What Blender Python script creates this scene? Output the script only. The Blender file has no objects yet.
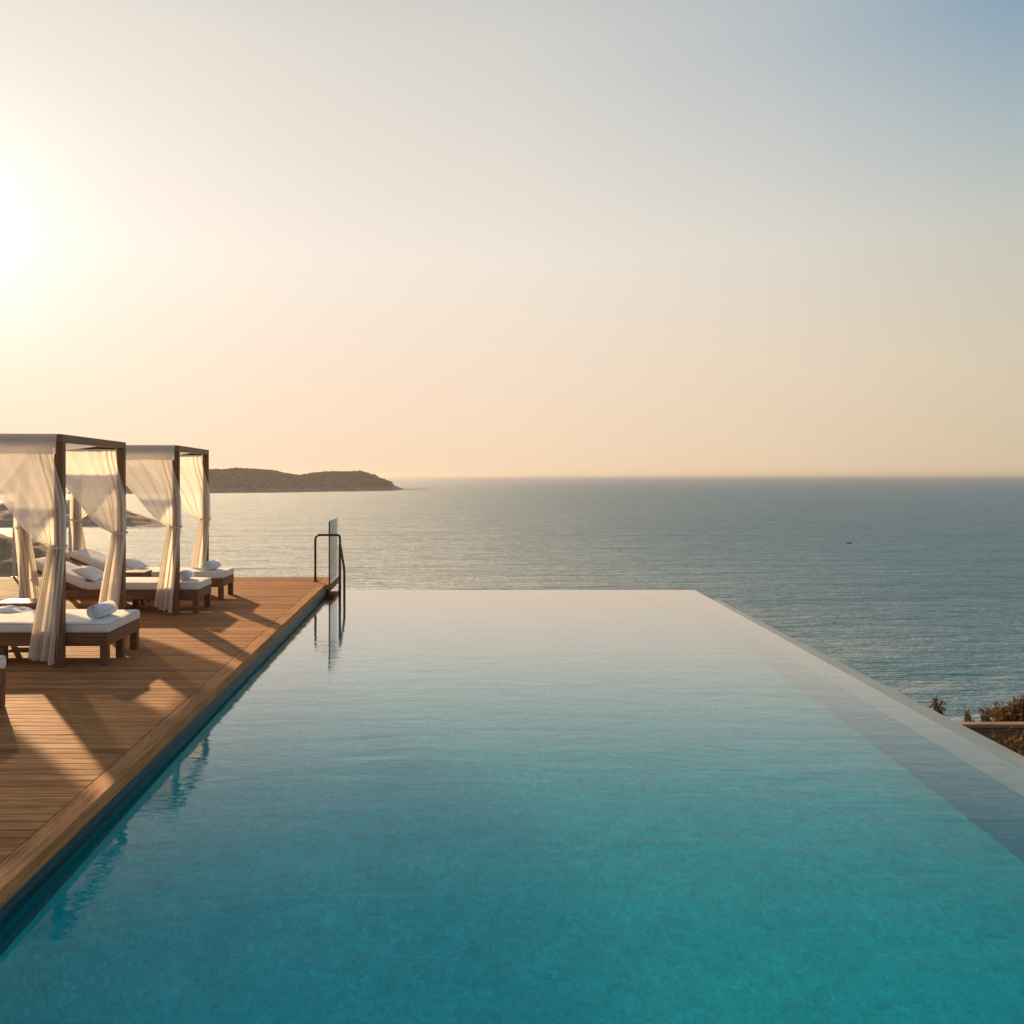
import bpy, bmesh, math, random
from mathutils import Vector, Matrix, noise
random.seed(7)
S = bpy.context.scene
COL = S.collection
R = math.radians
F = 830.0            # focal length in pixels, principal point (442,475)
CAMH = 1.9           # camera above deck (deck top z = 0)
WZ = -0.17           # pool water level
SEA = -23.0
HAZE = 0.0001
SUN_AZ, SUN_EL = R(31.5), R(18)      # azimuth to the left of +Y
SUND = Vector((-math.sin(SUN_AZ)*math.cos(SUN_EL), math.cos(SUN_AZ)*math.cos(SUN_EL), math.sin(SUN_EL)))

# ------------------------------------------------------------------ helpers
def link(name, bm, mat=None, parent=None, smooth=False, loc=None):
    me = bpy.data.meshes.new(name)
    bm.normal_update()
    bm.to_mesh(me); bm.free()
    if mat:
        for m in (mat if isinstance(mat, (list, tuple)) else [mat]): me.materials.append(m)
    if smooth:
        for p in me.polygons: p.use_smooth = True
    o = bpy.data.objects.new(name, me)
    COL.objects.link(o)
    if loc: o.location = loc
    if parent: o.parent = parent
    return o

def tag(o, label=None, cat=None, group=None, kind=None):
    if label: o['label'] = label
    if cat: o['category'] = cat
    if group: o['group'] = group
    if kind: o['kind'] = kind
    return o

def empty(name, loc, label, cat, group=None, rz=0):
    o = bpy.data.objects.new(name, None)
    COL.objects.link(o); o.location = loc; o.rotation_euler = (0, 0, rz)
    o.empty_display_size = .2
    return tag(o, label, cat, group)

def box(bm, x0, x1, y0, y1, z0, z1, bev=0.0, seg=2, mi=0):
    r = bmesh.ops.create_cube(bm, size=1)
    vs = r['verts']
    for v in vs:
        v.co = Vector((x0 if v.co.x < 0 else x1, y0 if v.co.y < 0 else y1, z0 if v.co.z < 0 else z1))
    es = list({e for v in vs for e in v.link_edges})
    for f in {f for v in vs for f in v.link_faces}: f.material_index = mi
    if bev > 0:
        bmesh.ops.bevel(bm, geom=es, offset=bev, segments=seg, profile=.6, affect='EDGES')

def tube(bm, pts, r, n=10, cap=True):
    pts = [Vector(p) for p in pts]
    rings = []
    prev = None
    for i, p in enumerate(pts):
        if i == 0: t = pts[1]-p
        elif i == len(pts)-1: t = p-pts[i-1]
        else: t = (pts[i+1]-p).normalized()+(p-pts[i-1]).normalized()
        t.normalize()
        if prev is None:
            a = Vector((0, 0, 1)) if abs(t.z) < .9 else Vector((1, 0, 0))
            u = t.cross(a).normalized()
        else:
            u = (prev - t*prev.dot(t)).normalized()
        prev = u
        w = t.cross(u)
        rr = r[i] if isinstance(r, (list, tuple)) else r
        rings.append([bm.verts.new(p+u*math.cos(2*math.pi*k/n)*rr+w*math.sin(2*math.pi*k/n)*rr) for k in range(n)])
    for a, b in zip(rings, rings[1:]):
        for k in range(n):
            f = bm.faces.new((a[k], a[(k+1) % n], b[(k+1) % n], b[k])); f.smooth = True
    if cap:
        bm.faces.new(rings[0][::-1]); bm.faces.new(rings[-1])

def arc(c, r, a0, a1, n, ax, ay):
    c, ax, ay = Vector(c), Vector(ax), Vector(ay)
    return [c+ax*r*math.cos(a0+(a1-a0)*i/n)+ay*r*math.sin(a0+(a1-a0)*i/n) for i in range(n+1)]

def grid(bm, nu, nv, fn, mi=0):
    V = [[bm.verts.new(fn(i/nu, j/nv)) for j in range(nv+1)] for i in range(nu+1)]
    for i in range(nu):
        for j in range(nv):
            f = bm.faces.new((V[i][j], V[i+1][j], V[i+1][j+1], V[i][j+1])); f.smooth = True; f.material_index = mi
    return V

# ------------------------------------------------------------------ materials
class NT:
    def __init__(s, name):
        s.m = bpy.data.materials.new(name); s.m.use_nodes = True
        s.t = s.m.node_tree; s.t.nodes.clear()
        s.out = s.n('ShaderNodeOutputMaterial')
    def n(s, ty, **kw):
        nd = s.t.nodes.new(ty)
        for k, v in kw.items():
            if k.startswith('_'): setattr(nd, k[1:], v)
            else:
                nd.inputs[k.replace('__', ' ')].default_value = v
        return nd
    def l(s, a, b): s.t.links.new(a, b)
    def ramp(s, fac, stops, interp='LINEAR'):
        r = s.n('ShaderNodeValToRGB'); r.color_ramp.interpolation = interp
        el = r.color_ramp.elements
        while len(el) < len(stops): el.new(.5)
        for e, (p, c) in zip(el, stops):
            e.position = p
            e.color = (c, c, c, 1) if isinstance(c, (int, float)) else (*c, 1)
        s.l(fac, r.inputs[0]); return r
    def coords(s, scale=(1, 1, 1), kind='Object', rot=(0, 0, 0)):
        tc = s.n('ShaderNodeTexCoord'); mp = s.n('ShaderNodeMapping')
        mp.inputs['Scale'].default_value = scale; mp.inputs['Rotation'].default_value = rot
        s.l(tc.outputs[kind], mp.inputs[0]); return mp.outputs[0]
    def noise(s, vec, scale, detail=4, rough=.55, dist=0):
        n = s.n('ShaderNodeTexNoise', Scale=scale, Detail=detail, Roughness=rough, Distortion=dist)
        s.l(vec, n.inputs['Vector']); return n.outputs['Fac']
    def math(s, op, a, b=None):
        n = s.n('ShaderNodeMath'); n.operation = op
        for i, v in enumerate((a, b)):
            if v is None: continue
            if isinstance(v, (int, float)): n.inputs[i].default_value = v
            else: s.l(v, n.inputs[i])
        return n.outputs[0]
    def mix(s, fac, a, b, mode='MIX'):
        n = s.n('ShaderNodeMix'); n.data_type = 'RGBA'; n.blend_type = mode
        for sk, v in ((n.inputs[0], fac), (n.inputs[6], a), (n.inputs[7], b)):
            if isinstance(v, (int, float)): sk.default_value = v
            elif isinstance(v, tuple): sk.default_value = (*v, 1)
            else: s.l(v, sk)
        return n.outputs[2]
    def bump(s, h, strength, dist, prev=None):
        b = s.n('ShaderNodeBump', Strength=strength, Distance=dist)
        s.l(h, b.inputs['Height'])
        if prev: s.l(prev, b.inputs['Normal'])
        return b.outputs[0]
    def principled(s, base, rough=.6, normal=None, **kw):
        p = s.n('ShaderNodeBsdfPrincipled')
        for sk, v in ((p.inputs['Base Color'], base), (p.inputs['Roughness'], rough)):
            if isinstance(v, (int, float)): sk.default_value = v
            elif isinstance(v, tuple): sk.default_value = (*v, 1)
            else: s.l(v, sk)
        for k, v in kw.items(): p.inputs[k.replace('__', ' ')].default_value = v
        if normal: s.l(normal, p.inputs['Normal'])
        s.l(p.outputs[0], s.out.inputs[0]); return p

def wood(name, dark, mid, light, axis=0, rough=.5, plank=False, coat=0.0, spec=.4):
    t = NT(name)
    sc = [14, 14, 14]; sc[axis] = .9
    v = t.coords(tuple(sc))
    g = t.noise(v, 3.0, 6, .6, .6)
    c = t.ramp(g, [(.3, dark), (.52, mid), (.75, light)]).outputs[0]
    big = t.noise(t.coords(), 1.3, 3)
    c = t.mix(.5, c, t.ramp(big, [(.3, .62), (.7, 1.0)]).outputs[0], 'MULTIPLY')
    if plank:
        at = t.n('ShaderNodeAttribute'); at.attribute_name = 'plank'
        c = t.mix(.85, c, t.ramp(at.outputs['Fac'], [(0, (.58, .54, .52)), (.5, (.9, .88, .85)), (1, (1.15, 1.1, 1.05))]).outputs[0], 'MULTIPLY')
    r = t.ramp(g, [(.3, rough+.1), (.7, rough-.08)]).outputs[0]
    t.principled(c, r, t.bump(g, .25, .004), Coat__Weight=coat, Coat__Roughness=.25, Specular__IOR__Level=spec)
    return t.m

M = {}
M['deck'] = wood('deck_wood', (.29, .125, .046), (.48, .225, .092), (.60, .305, .135), 0, .66, True, spec=.03)
M['deck_edge'] = wood('deck_edge_wood', (.31, .13, .05), (.48, .22, .09), (.59, .295, .13), 1, .66, spec=.03)
M['post'] = wood('post_wood', (.10, .045, .018), (.19, .09, .038), (.29, .15, .066), 2, .55)
M['beam'] = wood('beam_wood', (.14, .065, .027), (.26, .125, .054), (.37, .19, .086), 0, .55)
M['bed_wood'] = wood('lounger_wood', (.10, .046, .019), (.19, .09, .038), (.28, .145, .064), 0, .5)
M['table_wood'] = wood('table_wood', (.12, .06, .027), (.22, .115, .052), (.32, .18, .085), 0, .45)
M['rail_wood'] = wood('cap_wood', (.22, .12, .06), (.36, .21, .11), (.48, .30, .17), 0, .6)
M['plank_wall'] = wood('wall_wood', (.12, .07, .04), (.22, .13, .07), (.32, .20, .11), 0, .75)

t = NT('deck_under'); t.principled((.02, .012, .008), .9); M['under'] = t.m

def sheer(name, col, transl, transp):
    t = NT(name)
    v = t.coords((1, 1, 1))
    w = t.noise(v, 260, 2)
    d = t.n('ShaderNodeBsdfDiffuse'); d.inputs[0].default_value = (*col, 1)
    tl = t.n('ShaderNodeBsdfTranslucent'); tl.inputs[0].default_value = (*[min(1, c*1.06) for c in col], 1)
    b = t.bump(w, .12, .001); t.l(b, d.inputs['Normal'])
    mx = t.n('ShaderNodeMixShader', Fac=transl); t.l(d.outputs[0], mx.inputs[1]); t.l(tl.outputs[0], mx.inputs[2])
    tr = t.n('ShaderNodeBsdfTransparent')
    m2 = t.n('ShaderNodeMixShader')
    t.l(t.ramp(w, [(.35, max(0, transp-.09)), (.65, transp+.09)]).outputs[0], m2.inputs[0])
    t.l(mx.outputs[0], m2.inputs[1]); t.l(tr.outputs[0], m2.inputs[2])
    t.l(m2.outputs[0], t.out.inputs[0])
    return t.m
M['sheer'] = sheer('sheer_curtain', (.84, .78, .69), .60, .12)
M['valance'] = sheer('valance_cloth', (.80, .75, .68), .5, .14)
M['canopy'] = sheer('canopy_cloth', (.82, .77, .70), .55, .40)

t = NT('mattress_cloth')
w = t.noise(t.coords(), 240, 3); b = t.noise(t.coords(), 5, 3)
t.principled(t.mix(.35, (.68, .635, .565), t.ramp(b, [(.3, (.60, .56, .49)), (.7, (.74, .70, .63))]).outputs[0]), .9,
             t.bump(w, .25, .0015, t.bump(b, .35, .02)), Sheen__Weight=.15)
M['mattress'] = t.m
t = NT('piping_cloth'); t.principled((.52, .50, .46), .9); M['piping'] = t.m
t = NT('pillow_cloth')
b = t.noise(t.coords((1, 1, 1)), 9, 3, .5, .5)
t.principled((.64, .66, .66), .9, t.bump(t.noise(t.coords(), 300, 2), .2, .001, t.bump(b, .4, .02)))
M['pillow'] = t.m
t = NT('towel_terry')
t.principled((.70, .74, .77), .95, t.bump(t.noise(t.coords(), 420, 2), .8, .003), Sheen__Weight=.3)
M['towel'] = t.m

t = NT('bronze_metal')
t.principled((.085, .06, .045), .32, None, Metallic=.85); M['bronze'] = t.m
t = NT('steel_rail'); t.principled((.55, .53, .50), .3, None, Metallic=1.0); M['steel'] = t.m

def glassmat(name, tint, refl):
    t = NT(name)
    fr = t.n('ShaderNodeFresnel', IOR=1.5)
    tr = t.n('ShaderNodeBsdfTransparent'); tr.inputs[0].default_value = (*tint, 1)
    gl = t.n('ShaderNodeBsdfGlossy', Roughness=.02)
    mx = t.n('ShaderNodeMixShader')
    t.l(t.math('ADD', t.math('MULTIPLY', fr.outputs[0], refl), .0), mx.inputs[0]); t.l(tr.outputs[0], mx.inputs[1]); t.l(gl.outputs[0], mx.inputs[2])
    t.l(mx.outputs[0], t.out.inputs[0]); return t.m
M['glass'] = glassmat('clear_glass', (.88, .91, .90), .8)
t = NT('glass_edge'); t.principled((.09, .16, .17), .2); M['glass_edge'] = t.m

# pool interior: small mosaic, mottled
def mosaic(name, c0, c1, c2, scale=34):
    t = NT(name)
    v = t.coords()
    vo = t.n('ShaderNodeTexVoronoi', Scale=scale, Randomness=0.0); vo.distance = 'CHEBYCHEV'; t.l(v, vo.inputs['Vector'])
    wn = t.n('ShaderNodeTexWhiteNoise'); t.l(vo.outputs['Position'], wn.inputs['Vector'])
    c = t.ramp(wn.outputs['Value'], [(0, c0), (.5, c1), (1, c2)]).outputs[0]
    n1 = t.noise(v, 2.2, 5, .6, .8); n2 = t.noise(v, 9, 4, .6, 1.2)
    c = t.mix(.55, c, t.ramp(n1, [(.3, (.86, .90, .91)), (.7, (1.2, 1.15, 1.15))]).outputs[0], 'MULTIPLY')
    c = t.mix(.6, c, t.ramp(n2, [(.35, (.80, .86, .87)), (.68, (1.3, 1.25, 1.22))]).outputs[0], 'MULTIPLY')
    n3 = t.noise(v, 24, 3, .6, 1.5)
    c = t.mix(.5, c, t.ramp(n3, [(.36, (.68, .78, .80)), (.64, (1.4, 1.3, 1.26))]).outputs[0], 'MULTIPLY')
    t.principled(c, .5)
    return t.m
M['pool'] = mosaic('pool_mosaic', (.002, .68, .70), (.003, .71, .73), (.004, .75, .77), 40)
M['pool_wall'] = mosaic('pool_wall_mosaic', (.004, .36, .52), (.005, .39, .55), (.007, .42, .59), 40)
M['wall_shade_side'] = mosaic('dark_reflection_mosaic', (.003, .15, .18), (.004, .17, .20), (.006, .19, .22), 40)  # deck-side wall: mosaic colour darkened to imitate the dark reflection along that edge
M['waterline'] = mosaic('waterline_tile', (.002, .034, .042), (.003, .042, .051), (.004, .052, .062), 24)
t = NT('lip_stone')
n = t.noise(t.coords(), 14, 5, .6)
t.principled(t.ramp(n, [(.3, (.50, .52, .49)), (.7, (.62, .63, .59))]).outputs[0], .45, t.bump(n, .2, .004)); M['lip'] = t.m
t = NT('wet_concrete')
n = t.noise(t.coords((1, .25, 1)), 9, 6, .65)
t.principled(t.ramp(n, [(.3, (.12, .155, .16)), (.7, (.20, .24, .24))]).outputs[0], .28, t.bump(n, .3, .006)); M['ledge'] = t.m

# pool water: fresnel reflection over a clear tinted body
t = NT('pool_water')
va = t.coords((1.0, 3.0, 1), rot=(0, 0, R(-8)))
h1 = t.noise(va, 1.1, 3, .5, .4)
h2 = t.noise(t.coords((2.2, 7.0, 1), rot=(0, 0, R(-14))), 2.6, 3, .5, .3)
h3 = t.noise(t.coords((1, 1.7, 1), rot=(0, 0, R(25))), 16, 2, .5)
nb = t.bump(h1, .5, .0075)
nb = t.bump(h2, .5, .0022, nb)
nb = t.bump(h3, .15, .0006, nb)
lw = t.n('ShaderNodeLayerWeight', Blend=.5); t.l(nb, lw.inputs['Normal'])
fr = t.ramp(lw.outputs['Facing'], [(.0, .02), (.46, .018), (.54, .036), (.60, .085), (.66, .175), (.74, .45), (.80, .74), (.86, .95), (.95, .98)])
gl = t.n('ShaderNodeBsdfGlossy', Roughness=.012); t.l(nb, gl.inputs['Normal'])
rf = t.n('ShaderNodeBsdfRefraction', Roughness=0.0, IOR=1.33); rf.inputs[0].default_value = (.86, 1, 1, 1); t.l(nb, rf.inputs['Normal'])
geo = t.n('ShaderNodeNewGeometry'); fi = t.n('ShaderNodeFresnel', IOR=1.33); t.l(nb, fi.inputs['Normal'])
fac = t.mix(geo.outputs['Backfacing'], fr.outputs[0], fi.outputs[0])          # from below: true total internal reflection
mx = t.n('ShaderNodeMixShader'); t.l(fac, mx.inputs[0]); t.l(rf.outputs[0], mx.inputs[1]); t.l(gl.outputs[0], mx.inputs[2])
t.l(mx.outputs[0], t.out.inputs[0]); M['pool_water'] = t.m

# sea
t = NT('sea_water')
s1 = t.noise(t.coords((.034, .22, 1), rot=(0, 0, R(4))), 1.0, 5, .6, .6)
s2 = t.noise(t.coords((.15, .85, 1), rot=(0, 0, R(-5))), 1.0, 4, .6, .5)
s3 = t.noise(t.coords((.9, 2.0, 1)), 1.3, 3, .6, .3)
pt = t.noise(t.coords((.0012, .006, 1)), 1.0, 4, .55, .8)
s0 = t.noise(t.coords((.010, .05, 1), rot=(0, 0, R(3))), 1.0, 3, .5, .5)
nb = t.bump(s0, 1.0, 4.5)
nb = t.bump(s1, 1.0, 1.3, nb)
nb = t.bump(s2, 1.0, .62, nb)
nb = t.bump(s3, 1.0, .07, nb)
base = t.ramp(pt, [(.3, (.013, .105, .138)), (.7, (.019, .125, .160))]).outputs[0]
df = t.n('ShaderNodeBsdfDiffuse'); t.l(base, df.inputs[0])
ga = t.n('ShaderNodeBsdfGlossy'); t.l(nb, ga.inputs['Normal']); t.l(t.ramp(pt, [(.3, .30), (.7, .36)]).outputs[0], ga.inputs['Roughness'])
gb = t.n('ShaderNodeBsdfGlossy', Roughness=.94); gb.distribution = 'BECKMANN'; t.l(nb, gb.inputs['Normal'])
gl = t.n('ShaderNodeMixShader', Fac=.82); t.l(ga.outputs[0], gl.inputs[1]); t.l(gb.outputs[0], gl.inputs[2])
lw = t.n('ShaderNodeLayerWeight', Blend=.5); t.l(nb, lw.inputs['Normal'])
fr = t.ramp(lw.outputs['Facing'], [(.0, .02), (.45, .05), (.70, .15), (.80, .27), (.90, .55), (.96, .78), (1, .86)])
mx = t.n('ShaderNodeMixShader'); t.l(fr.outputs[0], mx.inputs[0]); t.l(df.outputs[0], mx.inputs[1]); t.l(gl.outputs[0], mx.inputs[2])
t.l(mx.outputs[0], t.out.inputs[0])
M['sea'] = t.m

def ground(name, c0, c1, c2, sc, bs=.5, bd=.3):
    t = NT(name); v = t.coords()
    n = t.noise(v, sc, 8, .65, .5); n2 = t.noise(v, sc*6, 5, .6)
    c = t.ramp(n, [(.32, c0), (.5, c1), (.68, c2)]).outputs[0]
    c = t.mix(.5, c, t.ramp(n2, [(.3, .45), (.7, 1.1)]).outputs[0], 'MULTIPLY')
    t.principled(c, .95, t.bump(n2, bs, bd)); return t.m
M['hill'] = ground('headland_scrub', (.28, .20, .125), (.33, .24, .15), (.38, .28, .18), .02, .8, 2)
M['rock'] = ground('shore_rock', (.34, .20, .11), (.46, .29, .165), (.54, .37, .23), .12, 1, .8)
M['soil'] = ground('dry_soil', (.055, .035, .02), (.09, .06, .035), (.14, .095, .06), .8, .6, .05)

def leafmat(name, a, b):
    t = NT(name)
    at = t.n('ShaderNodeAttribute'); at.attribute_name = 'tint'
    c = t.ramp(at.outputs['Fac'], [(0, a), (1, b)]).outputs[0]
    d = t.n('ShaderNodeBsdfDiffuse'); t.l(c, d.inputs[0])
    tl = t.n('ShaderNodeBsdfTranslucent'); t.l(c, tl.inputs[0])
    mx = t.n('ShaderNodeMixShader', Fac=.3); t.l(d.outputs[0], mx.inputs[1]); t.l(tl.outputs[0], mx.inputs[2])
    t.l(mx.outputs[0], t.out.inputs[0]); return t.m
M['dry_leaf'] = leafmat('dry_leaf', (.06, .040, .018), (.25, .155, .068))
M['wood_leaf'] = leafmat('woodland_leaf', (.31, .225, .13), (.37, .265, .155))
t = NT('twig'); t.principled((.07, .042, .025), .9); M['twig'] = t.m
t = NT('foam'); t.principled((.75, .74, .70), .9); M['foam'] = t.m

def leafcards(bm, pts, size, lay, tints):
    for p, ti in zip(pts, tints):
        a = Vector((random.gauss(0, 1), random.gauss(0, 1), random.gauss(0, 1))).normalized()
        b = a.orthogonal().normalized(); c = a.cross(b)
        s = size*random.uniform(.6, 1.4)
        vs = [bm.verts.new(p+b*s), bm.verts.new(p+c*s*.45+a*s*.15), bm.verts.new(p-b*s), bm.verts.new(p-c*s*.45+a*s*.15)]
        f = bm.faces.new(vs)
        for lp in f.loops: lp[lay] = (ti, ti, ti, 1)

# ------------------------------------------------------------------ setting: sea, land
bm = bmesh.new()
def sea_fn(u, v): return Vector(((u-.5)*80000, -300+v*45000, SEA))
grid(bm, 8, 8, sea_fn)
tag(link('sea', bm, M['sea']), kind='structure')

def seapt(px, py):
    d = (CAMH-SEA)*F/(py-475.0)
    return Vector(((px-442)/F*d, d, SEA))

def ridge(name, pts, step, mat, amp, nscale, margin):
    """heightfield over a chain of (x, y, height, halfwidth)"""
    x0 = min(p[0]-p[3] for p in pts)-margin; x1 = max(p[0]+p[3] for p in pts)+margin
    y0 = min(p[1]-p[3] for p in pts)-margin; y1 = max(p[1]+p[3] for p in pts)+margin
    dense = []
    for a, b in zip(pts, pts[1:]):
        n = max(2, int(math.hypot(a[0]-b[0], a[1]-b[1])/(step*1.5)))
        for i in range(n): dense.append([a[k]+(b[k]-a[k])*i/n for k in range(4)])
    dense.append(list(pts[-1]))
    def h(x, y):
        best = -4.0
        for X, Y, H, W in dense:
            q = ((x-X)**2+(y-Y)**2)/(W*W)
            if q < 1.6:
                z = H*(1-q**.9)
                if z > best: best = z
        if best > -4:
            f = noise.fractal(Vector((x*nscale, y*nscale, 3.1)), 1.0, 2.0, 5)
            best += f*amp*min(1, (best+4)/8)
        return max(best, -4)
    nx = int((x1-x0)/step); ny = int((y1-y0)/step)
    bm = bmesh.new()
    V = {}
    H = [[h(x0+i*step, y0+j*step) for j in range(ny+1)] for i in range(nx+1)]
    for i in range(nx):
        for j in range(ny):
            if max(H[i][j], H[i+1][j], H[i][j+1], H[i+1][j+1]) > -3.9:
                q = []
                for a, b in ((i, j), (i+1, j), (i+1, j+1), (i, j+1)):
                    if (a, b) not in V: V[(a, b)] = bm.verts.new((x0+a*step, y0+b*step, SEA+H[a][b]))
                    q.append(V[(a, b)])
                f = bm.faces.new(q); f.smooth = True
    o = tag(link(name, bm, mat), kind='structure')
    return h, o

# far headland: top profile in pixels
prof = [(-700, 462, 1250), (-300, 463, 1240), (-60, 464, 1230), (60, 464, 1230), (130, 465, 1230), (207, 468, 1250), (240, 467, 1270), (262, 470, 1290), (285, 473, 1310), (300, 474, 1320),
        (318, 472, 1335), (335, 471, 1350), (352, 471, 1365), (368, 473, 1385), (380, 476.5, 1400), (388, 480, 1410), (395, 485, 1425)]
pts = []
for px, py, d in prof:
    top = CAMH-SEA-(py-475)/F*d - (2.4 if px < 385 else 1.5)
    w = 120 if px < 200 else (95 if px < 300 else (70 if px < 340 else (48 if px < 365 else (26 if px < 378 else 12))))
    pts.append(((px-442)/F*d, d, top, w))
pts.append(((402-442)/F*1430, 1430, 1.4, 8)); pts.append(((412-442)/F*1435, 1435, -.4, 5)); pts.append(((424-442)/F*1440, 1440, .7, 4)); pts.append(((429-442)/F*1440, 1440, .2, 3))
hh, _ = ridge('headland', pts, 6, M['hill'], 3, .014, 10)
# woodland on the headland, one mass of crowns
bm = bmesh.new(); lay = bm.loops.layers.float_color.new('tint')
tb = bmesh.new(); bmesh.ops.create_icosphere(tb, subdivisions=1, radius=1); tb.verts.index_update()
ICO_V = [v.co.copy() for v in tb.verts]; ICO_F = [[v.index for v in f.verts] for f in tb.faces]; tb.free()
cnt = 0
while cnt < 6500:
    a = random.choice(pts[1:-5])
    x = a[0]+random.uniform(-.9, .6)*a[3]; y = a[1]+random.uniform(-130, 60)
    z = hh(x, y)
    if z < 6: continue
    cnt += 1
    s = random.uniform(1.1, 2.5)*(1.5 if random.random() < .06 else 1)
    base = Vector((x, y, SEA+z+s*.25)); ti = random.random()
    vs = [bm.verts.new(Vector((q.x*1.15, q.y*1.15, q.z*.85))*(s*random.uniform(.7, 1.25))+base) for q in ICO_V]
    for tri in ICO_F:
        f = bm.faces.new([vs[i] for i in tri])
        for lp in f.loops: lp[lay] = (ti, ti, ti, 1)
tag(link('headland_woodland', bm, M['wood_leaf']), 'dark scrub woodland covering the far hazy headland', 'woodland', kind='stuff')

# nearer rocky point and the shore at the left
def zpt(px, py_top, d): return ((px-442)/F*d, d, CAMH-SEA-(py_top-475)/F*d)
pts2 = [zpt(-120, 500, 430)+(45,), zpt(-20, 504, 430)+(42,), zpt(60, 502, 430)+(34,), zpt(95, 507, 425)+(28,), zpt(120, 513, 420)+(20,), zpt(138, 520, 412)+(11,), zpt(153, 526.5, 405)+(5,)]
ridge('rocky_point', pts2, 2.2, M['rock'], 2.2, .07, 8)
pts3 = [zpt(-160, 505, 200)+(42,), zpt(-60, 530, 205)+(38,), zpt(-10, 539, 205)+(26,), zpt(20, 544, 206)+(18,), zpt(45, 552, 208)+(10,), zpt(56, 560, 209)+(5,)]
ridge('rocky_shore', pts3, 1.3, M['rock'], 1.6, .12, 8)
# surf along the shore
bm = bmesh.new()
line = [seapt(-60, 537), seapt(-20, 539), seapt(6, 540.5), seapt(24, 541), seapt(36, 545), seapt(46, 550), seapt(54, 554)]
line2 = [seapt(90, 527.5), seapt(120, 528), seapt(140, 527.8), seapt(158, 527.2)]
for ln, wd in ((line, 5.5), (line2, 2.0)):
    for a, b in zip(ln, ln[1:]):
        n = 26
        for i in range(n):
            p = a.lerp(b, (i+random.random())/n)
            c = p+Vector((random.gauss(0, 2), random.gauss(0, wd), .12))
            w = random.uniform(.8, 2.6); l = random.uniform(.5, 1.6)
            ring = [bm.verts.new(c+Vector((math.cos(k*math.pi/4)*w*random.uniform(.6, 1.2), math.sin(k*math.pi/4)*l*random.uniform(.6, 1.2), 0))) for k in range(8)]
            top = bm.verts.new(c+Vector((0, 0, .25)))
            for k in range(8): bm.faces.new((ring[k], ring[(k+1) % 8], top))
tag(link('surf', bm, M['foam']), 'white surf foam breaking along the rocky shore', 'surf', kind='stuff')

# small dinghy far out
p = seapt(849, 543.5)
root = empty('dinghy', (p.x, p.y, SEA), 'tiny dark dinghy alone on the open sea, right of centre', 'boat')
bm = bmesh.new()
def hull(u, v):
    x = (u-.5)*1.8; w = .40*(1-abs(u*2-1)**2.6)**.6+.01; a = (v-.5)*math.pi
    return Vector((x, w*math.sin(a), .30-.42*math.cos(a)*(1-.4*abs(u*2-1)**3)+.10*abs(u*2-1)**2))
grid(bm, 20, 10, hull); link('hull', bm, M['twig'], root)
for xx in (-.3, .25):
    bm = bmesh.new(); box(bm, xx-.1, xx+.1, -.33, .33, .22, .25, .005, 1); link('thwart', bm, M['post'], root)
bm = bmesh.new(); box(bm, .74, .90, -.10, .10, .25, .70, .03, 2); link('outboard_motor', bm, M['bronze'], root)

# hillside under the pool terrace
def hill_fn(u, v):
    x = -70+u*150; y = -40+v*130
    z = -3.0-max(0, y-13)*.62-max(0, x-12)*.25-max(0, -x-22)*.3
    z += noise.fractal(Vector((x*.15, y*.15, 0)), 1, 2, 4)*.5*(1 if y > 17 or x > 8 or x < -16 else .3)
    return Vector((x, y, max(z, SEA-2)))
bm = bmesh.new(); grid(bm, 100, 90, hill_fn)
tag(link('hillside', bm, M['soil']), kind='structure')

# ------------------------------------------------------------------ pool
EX = -2.02                     # deck edge
YN, YF = -3.0, 14.94
def rx(y): return 4.06+(y-5.785)*.0524      # outer edge of the right lip
LIP = .28; FL = WZ-1.15
def prism(bm, poly, z0, z1, mi=0):
    lo = [bm.verts.new((x, y, z0)) for x, y in poly]; hi = [bm.verts.new((x, y, z1)) for x, y in poly]
    n = len(poly)
    fs = [bm.faces.new(hi), bm.faces.new(lo[::-1])]
    for k in range(n): fs.append(bm.faces.new((lo[k], lo[(k+1) % n], hi[(k+1) % n], hi[k])))
    for f in fs: f.material_index = mi

XW = EX-.03                    # tiled wall plane under the nosing
bm = bmesh.new()
prism(bm, [(XW-.3, YN), (rx(YN), YN), (rx(YF), YF), (XW-.3, YF)], FL-.3, FL)
tag(link('pool_floor', bm, M['pool']), kind='structure')
bm = bmesh.new()                # side walls of the basin
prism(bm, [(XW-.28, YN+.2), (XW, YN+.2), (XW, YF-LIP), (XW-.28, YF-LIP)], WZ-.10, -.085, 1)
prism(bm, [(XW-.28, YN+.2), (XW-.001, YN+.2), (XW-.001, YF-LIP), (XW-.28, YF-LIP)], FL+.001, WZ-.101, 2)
RC = .80                        # coved foot of the wall on the deck side
CV = [(XW+RC*(1-math.cos(k*math.pi/24)), FL+RC*(1-math.sin(k*math.pi/24))) for k in range(13)]      # from the wall down to the floor
for y0_, y1_ in ((YN+.2, YF-LIP),):
    rows = [(bm.verts.new((x+.002, y0_, z+.002)), bm.verts.new((x+.002, y1_, z+.002))) for x, z in CV]
    for p_, q_ in zip(rows, rows[1:]):
        f = bm.faces.new((p_[0], q_[0], q_[1], p_[1])); f.smooth = True; f.material_index = 3
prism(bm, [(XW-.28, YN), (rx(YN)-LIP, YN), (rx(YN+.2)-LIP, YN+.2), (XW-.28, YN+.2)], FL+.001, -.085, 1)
prism(bm, [(rx(YN)-LIP, YN), (rx(YN), YN), (rx(YF), YF), (rx(YF)-LIP, YF)], FL+.001, WZ-.016, 0)
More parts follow.
